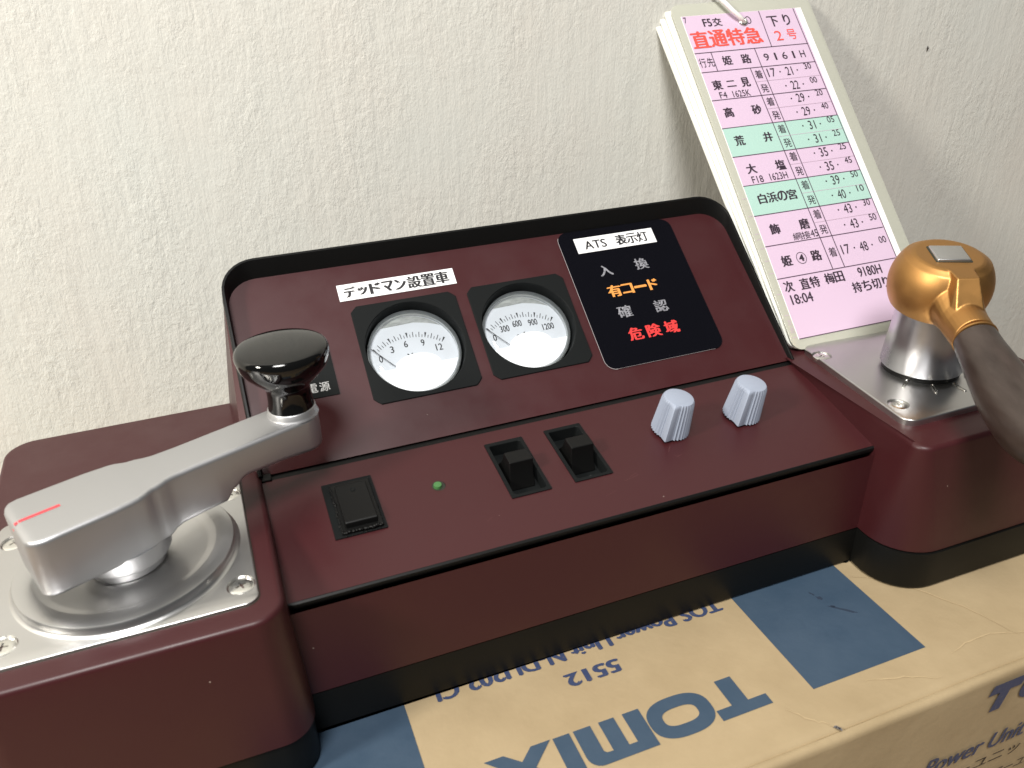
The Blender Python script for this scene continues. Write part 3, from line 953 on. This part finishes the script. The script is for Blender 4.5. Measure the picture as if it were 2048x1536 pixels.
RH = [(166.6, -6.2), (164.4, -46.4), (214, -46.4), (217, -5.2)]
pr_ = plate_with_holes('right_plate', [(158.0, -57.2), (220.5, -57.2), (226, 3.2), (164.8, 3.2)], [4.5, 4.5, 4.5, 4.0], 57.1, 59.5, 0.45, RH, M['silver'], 'thick satin silver plate under the brake lever')
for i, (x, y) in enumerate(RH): screw(pr_, x, y, 59.22, 0.2 + i * 0.9)

# dished ring under the crank
bm = lathe([(28.2, 57.85), (27.4, 58.2), (27.1, 58.8), (27.0, 60.1), (26.7, 60.5), (22.5, 60.6), (22.1, 60.4), (21.6, 60.2), (20.6, 59.7), (19.6, 59.35), (16, 58.7), (12, 58.1), (9, 57.95), (0, 57.9)], 96, None, -75.6, -28.6)
put('dish_ring', new_mesh('dish_ring', bm, M['silver'], True, 50), pl)

# --- crank lever
CF = F((-75.6, -28.6, 0), (math.cos(R(22.3)), math.sin(R(22.3)), 0), (-math.sin(R(22.3)), math.cos(R(22.3)), 0))
bm = bmesh.new()
def interp(tab, x):
    for (a, b), (c, d) in zip(tab[:-1], tab[1:]):
        if x <= c:
            t = max(0, min(1, (x - a) / (c - a))); t = t * t * (3 - 2 * t) if abs(d - b) > 0.6 else t
            return b + (d - b) * t
    return tab[-1][1]
Wt = [(-21.3, 8.6), (-20.6, 10.2), (-19.4, 11.2), (-17.5, 11.7), (-2, 11.5), (4, 10.9), (9, 8.9), (14, 7.3), (20, 7.0), (52.5, 7.1)]
Bt = [(-21.3, 64.5), (10, 64.6), (13, 65.6), (26.5, 66.0), (28.6, 68.6), (33, 71.2), (44, 70.9), (52.5, 70.0), (60, 69.4)]
xs = [-21.3, -20.9, -20.6, -20, -19.4, -18.4, -17.5, -14, -8, -2, 0, 2, 4, 5.5, 7, 8, 9, 10, 12, 14, 17, 20, 24, 26.5, 27.5, 28.6, 30, 31.5, 33, 38, 44, 49]
for k in range(12): xs.append(52.5 + 7.1 * math.sin(math.pi / 2 * (k + .01) / 11.3))
rings = []
for x in xs:
    wd = interp(Wt, x) if x <= 52.5 else 7.1 * math.sqrt(max(0.0004, 1 - ((x - 52.5) / 7.1) ** 2))
    zb = interp(Bt, x); zt = 81.0; e = 1.3; eb = 1.8
    dn = 0
    if x < -19.4: dn = 0.9 * ((-19.4 - x) / 1.9) ** 2
    if x > 52.5: dn = 0
    zt -= dn
    ee = min(e, wd * .6); yb = 0.5
    r = []
    for (sy, sz, e_) in ((1, 1, ee), (-1, 1, ee), (-1, -1, min(eb, wd * .6)), (1, -1, min(eb, wd * .6))):
        cyy = yb + sy * (wd - e_); czz = (zt - e_) if sz > 0 else (zb + e_)
        q0 = {(1, 1): 0, (-1, 1): 90, (-1, -1): 180, (1, -1): 270}[(sy, sz)]
        for k in range(6):
            t = R(q0 + 90 * k / 5)
            r.append((x, cyy + e_ * math.cos(t), czz + e_ * math.sin(t)))
    rings.append(r)
loft(bm, rings)
lever = put('crank_lever', new_mesh('crank_lever', bm, M['silver_paint'], True, 45), con, CF)
lever['label'] = 'silver crank lever with a red index line and a black knob'
bm = lathe([(9.0, 58.0), (9.4, 58.4), (9.4, 60.6), (11.0, 61.2), (11.4, 62.0), (11.4, 66.0)], 64)
put('hub', new_mesh('hub', bm, M['silver_paint'], True, 40), lever, CF)
bm = bmesh.new()
for (x0, x1, z0, z1) in ((-19.3, -10.6, 81.05, 81.05), (-20.7, -19.3, 80.75, 81.05), (-21.42, -20.7, 79.3, 80.75)):
    bm.faces.new([bm.verts.new(p) for p in ((x0, 0.35, z0), (x1, 0.35, z1), (x1, 1.45, z1), (x0, 1.45, z0))])
flat('index_line', bm, M['red'], lever, CF)
KF = CF @ Matrix.Translation((52.6 * MM, 0.7 * MM, 0))
bm = lathe([(7.4, 80.6), (7.15, 81.1), (6.85, 81.5), (6.8, 82.9), (6.5, 83.15), (4, 83.15)], 64)
put('collar', new_mesh('collar', bm, M['silver_paint'], True, 50), lever, KF)
pp = spline([(6.55, 83.0, 0), (6.2, 86.0, 0), (6.25, 89.3, 0), (7.2, 91.0, 0), (9.6, 93.4, 0), (11.9, 96.2, 0), (12.85, 99.0, 0), (12.95, 100.6, 0), (12.5, 101.7, 0), (11.4, 102.3, 0), (8, 102.9, 0), (4, 103.2, 0), (0.01, 103.3, 0)], 5)
bm = lathe([(max(0, p.x), p.y) for p in pp[:-1]] + [(0, 103.3)], 80)
put('lever_knob', new_mesh('lever_knob', bm, M['gloss'], True, 60), lever, KF)

# --- brake lever on the right plate
BX, BY = 191.2, -29.0
bm = lathe([(13.0, 59.4), (13.0, 61.6), (8, 61.6)], 64)
BF = F((BX, BY, 0))
bush = put('bushing', new_mesh('bushing', bm, M['black']), con, BF)
bm = lathe([(13.2, 61.5), (13.7, 61.6), (13.85, 62.0), (11.75, 84.2), (11.3, 84.6), (4, 84.6)], 96)
post = put('lever_post', new_mesh('lever_post', bm, M['post'], True, 35), con, BF)
post['label'] = 'tapered silver post carrying the gold brake lever'
ang = R(-113); dx, dy = math.cos(ang), math.sin(ang)
GF = F((BX, BY, 0), (dx, dy, 0), (-dy, dx, 0))
bm = bmesh.new()
RB, ZC, ZT = 16.6, 92.3, 103.2
prof = [(0, 83.2), (9, 83.2)]
t0 = math.asin((84.0 - ZC) / RB); t1 = math.asin((ZT - 1.6 - ZC) / RB)
for k in range(25):
    t = t0 + (t1 - t0) * k / 24
    prof.append((RB * math.cos(t), ZC + RB * math.sin(t)))
prof += [(12.6, ZT - 0.9), (11.6, ZT - 0.25), (10.6, ZT + 0.08), (10.3, ZT + 0.12), (0, ZT + 0.12)]
lathe(prof, 96, bm)
def ringsec(s, zc, ry, rz, n=32, e=1.0, sq=0.0):
    out = []
    for k in range(n):
        t = 2 * math.pi * k / n
        out.append((s, ry * math.cos(t), zc + rz * math.sin(t)))
    return out
# wedge whose flat top runs out from the crown and breaks down to the neck
ws = [(0, 103.32, 9.9), (3, 103.32, 9.0), (5.5, 103.32, 6.6), (8, 103.32, 4.9), (11, 103.32, 3.9), (15.8, 103.3, 3.5), (24.6, 93.3, 4.7), (26.5, 90.5, 5.0)]
loft(bm, [[(s, -wd - fl, 88), (s, wd + fl, 88), (s, wd, z), (s, -wd, z)] for s, z, wd, fl in [(*q, max(0.0, min(3.6, (q[0] - 8) * 1.2)) * (1 if q[0] < 20 else 0.55)) for q in ws]])
TILT = Matrix.Translation((0, 0, ZC)) @ Matrix.Rotation(R(10), 4, 'Y') @ Matrix.Translation((0, 0, -ZC))
for v in bm.verts: v.co = TILT @ v.co
secs = [(2, 90.5, 10, 11), (9, 90.6, 9.3, 11.0), (13, 90.0, 8.4, 9.6), (17, 88.3, 7.7, 7.9), (20, 86.9, 7.3, 7.1), (23, 86.0, 7.0, 6.8), (29.4, 84.6, 6.7, 6.7)]
loft(bm, [ringsec(*q) for q in secs])
gold = put('brake_lever', new_mesh('brake_lever', bm, M['gold'], True, 32), con, GF)
gold['label'] = 'gold brake lever head with a dark wooden grip'
rm = gold.modifiers.new('blend', 'REMESH'); rm.mode = 'VOXEL'; rm.voxel_size = 0.25 * MM; rm.use_smooth_shade = True
sm = gold.modifiers.new('soft', 'SMOOTH'); sm.factor = 0.5; sm.iterations = 3
bm = lathe([(6.6, 0), (6.85, 0.1), (6.85, 0.7), (6.65, 0.85), (5, 0.85)], 48)
dn = R(-17)
ax = Vector((dx * math.cos(dn), dy * math.cos(dn), math.sin(dn)))
sx = Vector((-dy, dx, 0)); 
def gpos(s, z): return Vector((BX + dx * s, BY + dy * s, z))
ff = F(gpos(28.9, 84.75), sx, ax.cross(sx) * -1 if False else ax.cross(sx))
put('ferrule', new_mesh('ferrule', bm, M['gold'], True, 40), gold, ff)
gp = spline([(29.8, 0, 84.4), (35, 0, 82.6), (41.3, 0.2, 80.4), (51, 1.0, 76.4), (59, 1.8, 74.2), (66, 2.4, 73.0), (72.5, 2.8, 72.6), (77, 3, 72.5), (79, 3, 72.5)], 6)
gr = [Vector((q, 0, 0)) for q in (6.6, 6.95, 7.6, 8.7, 9.4, 9.6, 8.6, 6.1, 2.4)]
gr = [p.x for p in spline(gr, 6)]
bm = tube(gp, gr, 40)
put('wood_grip', new_mesh('wood_grip', bm, M['wood'], True, 60), gold, GF)
# square end of the spindle
c, s_ = math.cos(R(-21)), math.sin(R(-21))
SF = GF @ Matrix.Scale(1, 4)
SF = GF @ Matrix([[TILT[i][j] * (MM if j == 3 and i < 3 else 1) for j in range(4)] for i in range(4)]) @ Matrix.Translation((0, 0, 103.25 * MM)) @ Matrix.Rotation(R(-3), 4, 'Z')
bm = slab(rect(-5.0, -5.4, 5.0, 5.4), 0.5, -1, 0.9, 0.5, 3)
put('spindle_end', new_mesh('spindle_end', bm, M['silver'], True, 30), gold, SF)
bm = slab(rect(-5.5, -5.9, 5.5, 5.9), 0.6, -1, 0.17, 0, 3)
put('spindle_gap', new_mesh('spindle_gap', bm, M['dark'], True, 30), gold, SF)
# engraved position marks on the plate
for (x0, y0, x1, y1) in ((179.7, -34.6, 174.2, -38.4), (184.8, -40.6, 181.6, -46.0), (192.1, -42.7, 191.5, -49.0), (199.8, -40.5, 203, -45.0)):
    d = Vector((x1 - x0, y1 - y0)); L = d.length; d.normalize()
    fr = F((x0, y0, 59.5), (d.x, d.y, 0), (-d.y, d.x, 0))
    me = new_mesh('position_mark', slab(rect(0, -0.6, L, 0.6), 0.5, 0.0, 0.05, 0, 5), M['dark'], True, 30)
    o = put('position_mark', me, pr_, fr)
    P, N = rpoly(rect(0, -0.6, L, 0.6), 0.5, 5)
    bm = bmesh.new()
    loft(bm, [[(p.x, p.y, 0.02) for p in P], [(p.x - n.x * .12, p.y - n.y * .12, 0.30) for p, n in zip(P, N)], [(p.x - n.x * .34, p.y - n.y * .34, 0.07) for p, n in zip(P, N)]], cap0=False, cap1=True)
    put('mark_edge', new_mesh('mark_edge', bm, M['chrome'], True, 30), o, fr)

# ------------------------------------------------------------------ timetable cards
CO = Vector((164.7, 5.3, 61.5)); CXA = Vector((0.999062, -0.039203, 0.018387)); CYA = Vector((0.013451, 0.682926, 0.725211))
CF0 = F(CO, CXA, CYA)
GRP = 'laminated timetable cards tied in one bundle'
def make_card(k, label):
    # k = 0 front card; the others stand behind, fanned to the left
    fan = 0.008 * k
    o = CO + CF0.to_3x3() @ Vector((-0.7 * k, 1.0 * k, -1.3 * k))
    fr = F(o, CXA, CYA) @ Matrix.Rotation(fan, 4, 'Z') @ Matrix.Rotation(-0.004 * k, 4, 'X')
    t = thing('timetable_card', fr.translation / MM, label, 'card', GRP)
    bm = slab(rect(-3.4, -4.1, 66.8, 157.2), 4.5, -0.45 if k == 0 else -0.9, 0.0, 0.12, 8)
    put('laminate', new_mesh('laminate', bm, M['lam'] if k == 0 else M['lam_white'], True, 30), t, fr)
    return t, fr
card, cf = make_card(0, 'front laminated pink and mint timetable card with printed train times')
make_card(1, 'white edged card directly behind the pink timetable card')
make_card(2, 'middle white edged card of the stack behind the pink timetable')
make_card(3, 'rearmost white edged card, nearest the wall and furthest left')
ins = put('paper_insert', new_mesh('paper_insert', slab(rect(0, 0, 61.0, 150.8), 0.05, 0.02, 0.10, 0, 2), M['paper_white'], False), card, cf)
bm = bmesh.new(); quad(bm, 0.25, 0.2, 57.9, 150.7, 0.16)
flat('pink_print', bm, M['pink'], ins, cf)
bm = bmesh.new(); quad(bm, 0.25, 81.0, 57.9, 94.6, 0.22); quad(bm, 0.25, 53.7, 57.9, 67.4, 0.22)
flat('mint_band', bm, M['mint'], ins, cf)
HL = [131.7, 122.1, 108.2, 94.6, 81.0, 67.4, 53.7, 40.0, 25.7]
bm = bmesh.new(); lw = 0.36; z = 0.28
for b in HL: line(bm, 0.1, b, 57.2, b, lw, z)
line(bm, 0.2, 0.2, 57.9, 0.1, 0.3, z)
line(bm, 56.7, 150.6, 57.9, 18, lw, z)
line(bm, 38.8, 150.6, 38.4, 131.7, lw, z); line(bm, 8.0, 131.7, 8.0, 122.1, lw, z); line(bm, 29.6, 131.7, 29.7, 122.1, lw, z)
line(bm, 23.9, 122.1, 26.4, 25.7, lw, z); line(bm, 29.7, 122.1, 32.1, 25.7, lw, z)
flat('ruling', bm, M['card_line'], ins, cf)
bm = bmesh.new()
for b, x0 in ((115.1, 24.1), (101.5, 24.5), (87.8, 24.9), (74.3, 25.2), (60.6, 25.5), (46.9, 25.8)): line(bm, x0, b, 57.2, b, 0.18, z)
flat('ruling', bm, M['card_fine'], ins, cf)
# lettering
z = 0.34
bm = bmesh.new()
write(bm, '7', 1.4, 148.6, 1.3, 3.0, z, 0.0)
write(bm, 'F5', 11.5, 146.6, 4.0, 3.9, z, 0.012); write(bm, '交', 16.4, 146.6, 4.2, 4.2, z, 0.012); write(bm, '◯', 31.9, 146.3, 2.6, 3.8, z, 0.012)
write(bm, '下', 44.0, 144.6, 5.3, 5.4, z, 0.012); write(bm, 'り', 51.1, 144.9, 3.2, 5.6, z, 0.012)
write(bm, '行', 2.3, 126.8, 3.2, 4.6, z, 0.0); write(bm, '先', 6.1, 126.8, 3.3, 4.5, z, 0.0)
write(bm, '姫', 14.3, 126.9, 4.4, 4.6, z, 0.012); write(bm, '路', 23.6, 126.9, 4.4, 4.7, z, 0.012)
for i, ch_ in enumerate('9161H'): write(bm, ch_, 33.8 + i * 4.6, 126.7, 0.9 if ch_ == '1' else 2.5, 3.6, z, 0.0)
# station names
write(bm, '東', 5.3, 115.4, 4.4, 4.6, z, 0.02); write(bm, '二', 12.0, 115.4, 4.2, 2.9, z, 0.02); write(bm, '見', 19.0, 115.5, 4.0, 4.5, z, 0.02)
write(bm, 'F4', 6.4, 110.4, 3.5, 3.0, z); write(bm, '1625K', 15.2, 110.3, 8.4, 3.1, z)
write(bm, '高', 5.9, 101.9, 4.2, 4.6, z, 0.02); write(bm, '砂', 19.4, 101.8, 4.3, 4.5, z, 0.02)
write(bm, '荒', 6.1, 88.2, 4.4, 4.6, z, 0.02); write(bm, '井', 19.8, 88.3, 4.2, 4.4, z, 0.02)
write(bm, '大', 6.7, 74.8, 4.4, 4.4, z, 0.02); write(bm, '塩', 20.6, 74.8, 4.4, 4.6, z, 0.02)
write(bm, 'F18', 7.8, 69.7, 5.3, 3.2, z); write(bm, '1623H', 17.9, 69.9, 8.4, 3.2, z)
for i, ch_ in enumerate('白浜の宮'): write(bm, ch_, 6.6 + i * 4.75, 60.8, 3.6 if i == 0 else 4.3, 4.5, z, 0.02)
write(bm, '飾', 7.2, 46.9, 4.3, 4.6, z, 0.02); write(bm, '磨', 21.2, 47.1, 4.4, 4.6, z, 0.02)
write(bm, '網', 16.0, 42.2, 4.0, 3.3, z); write(bm, '接', 20.2, 42.2, 4.0, 3.3, z); write(bm, '45', 24.2, 42.4, 3.4, 3.2, z)
write(bm, '姫', 7.2, 32.6, 4.4, 4.6, z, 0.02); write(bm, '路', 21.2, 32.8, 4.4, 4.6, z, 0.02); write(bm, '4', 14.2, 32.8, 2.0, 2.8, z, 0.025)
for k in range(28):
    a, b = 2 * math.pi * k / 28, 2 * math.pi * (k + 1) / 28
    line(bm, 14.2 + 2.2 * math.cos(a), 32.8 + 2.45 * math.sin(a), 14.2 + 2.2 * math.cos(b), 32.8 + 2.45 * math.sin(b), 0.22, z)
TX = [(26.8, 118.6, '着'), (27.2, 111.5, '発'), (27.3, 104.8, '着'), (27.6, 98.0, '発'), (27.7, 91.2, '着'), (28.0, 84.4, '発'), (28.1, 77.8, '着'), (28.4, 70.8, '発'), (28.5, 64.1, '着'), (28.8, 57.1, '発'), (28.8, 50.4, '着'), (29.1, 43.4, '発'), (29.2, 33.0, '着')]
for x, y, s in TX: write(bm, s, x, y, 3.6, 4.2, z, 0.0)
def dot(x, y):
    bm.faces.new([bm.verts.new((x + .36 * math.cos(t), y + .36 * math.sin(t), z)) for t in [math.pi * k / 5 for k in range(10)]])
TT = [(118.8, '17', '21', '30'), (111.6, '', '22', '00'), (105.1, '', '29', '20'), (98.3, '', '29', '40'), (91.4, '', '31', '05'), (84.7, '', '31', '25'), (78.0, '', '35', '25'), (71.2, '', '35', '45'), (64.4, '', '39', '50'), (57.6, '', '40', '10'), (50.8, '', '43', '30'), (43.8, '', '43', '50'), (33.2, '17', '48', '00')]
for y, h_, m_, s2 in TT:
    sh = (118.8 - y) * 0.027
    if h_: write(bm, h_, 33.3 + sh, y, 3.9, 4.2, z)
    dot(37.6 + sh, y); dot(46.4 + sh, y)
    write(bm, m_, 42.2 + sh, y, 3.3 if '1' in m_ else 3.9, 4.2, z)
    write(bm, s2, 52.2 + sh, y + 1.5, 3.5, 3.0, z)
write(bm, '次', 4.0, 21.9, 4.2, 4.6, z, 0.015)
for i, ch_ in enumerate('直特'): write(bm, ch_, 11.4 + i * 4.7, 21.9, 4.2, 4.6, z, 0.015)
for i, ch_ in enumerate('梅田'): write(bm, ch_, 23.2 + i * 4.6, 22.2, 4.2, 4.5, z, 0.015)
write(bm, '9180H', 42.8, 22.4, 11.2, 4.1, z, 0.008)
for i, ch_ in enumerate('持ち切り'): write(bm, ch_, 34.1 + i * 4.7, 16.4, 4.1 if ch_ != 'り' else 2.8, 4.4, z, 0.015)
write(bm, '18:04', 7.8, 16.2, 9.8, 4.1, z, 0.008)
flat('lettering', bm, M['card_ink'], ins, cf)
bm = bmesh.new()
for i, ch_ in enumerate('直通特急'): write(bm, ch_, 5.2 + i * 8.7, 138.3, 8.0, 8.4, z, 0.035)
write(bm, '2', 44.0, 137.0, 3.6, 5.0, z, 0.0); write(bm, '号', 50.8, 137.2, 4.8, 5.2, z, 0.0)
flat('lettering', bm, M['card_red'], ins, cf)
# print of the card behind showing faintly through the clear margin
bm = bmesh.new()
for b in (62, 54, 46, 43.5, 39.5, 34, 28.5, 19.5, 10.5, 1.2): line(bm, -2.3, b, -0.15, b, 0.22, 0.06)
for ch_, b in (('次', 7.4), ('終', 4.2), ('線', 13)): write(bm, ch_, -1.2, b, 1.8, 2.6, 0.06) if b < 10 else None
flat('margin_print', bm, M['card_fine'], card, cf)
# eyelet
bm = lathe([(1.0, -0.5), (1.0, 0.35), (1.35, 0.75), (1.9, 0.65), (2.2, 0.2), (2.2, 0.0)], 32)
put('eyelet', new_mesh('eyelet', bm, M['chrome'], True, 60), card, cf @ Matrix.Translation((29.0 * MM, 145.6 * MM, 0.3 * MM)))

# cord through the eyelet, looping over the top of the bundle
cord = thing('cord', cf @ Vector((20 * MM, 158 * MM, 0)) / MM, 'short white plastic cord looped through the eyelet of the card bundle', 'cord')
pp = spline([(29.2, 145.2, -1), (28.6, 145.6, 0.9), (26.8, 146.6, 2.2), (24.0, 149.4, 3.0), (21.2, 153.6, 3.4), (18.6, 158.6, 2.6), (17.0, 162.6, 0), (17.4, 162.0, -4), (19.5, 158, -7.2)], 6)
bm = tube(pp, [1.0] * len(pp), 14)
put('cord_strand', new_mesh('cord_strand', bm, M['cord'], True, 60), cord, cf)
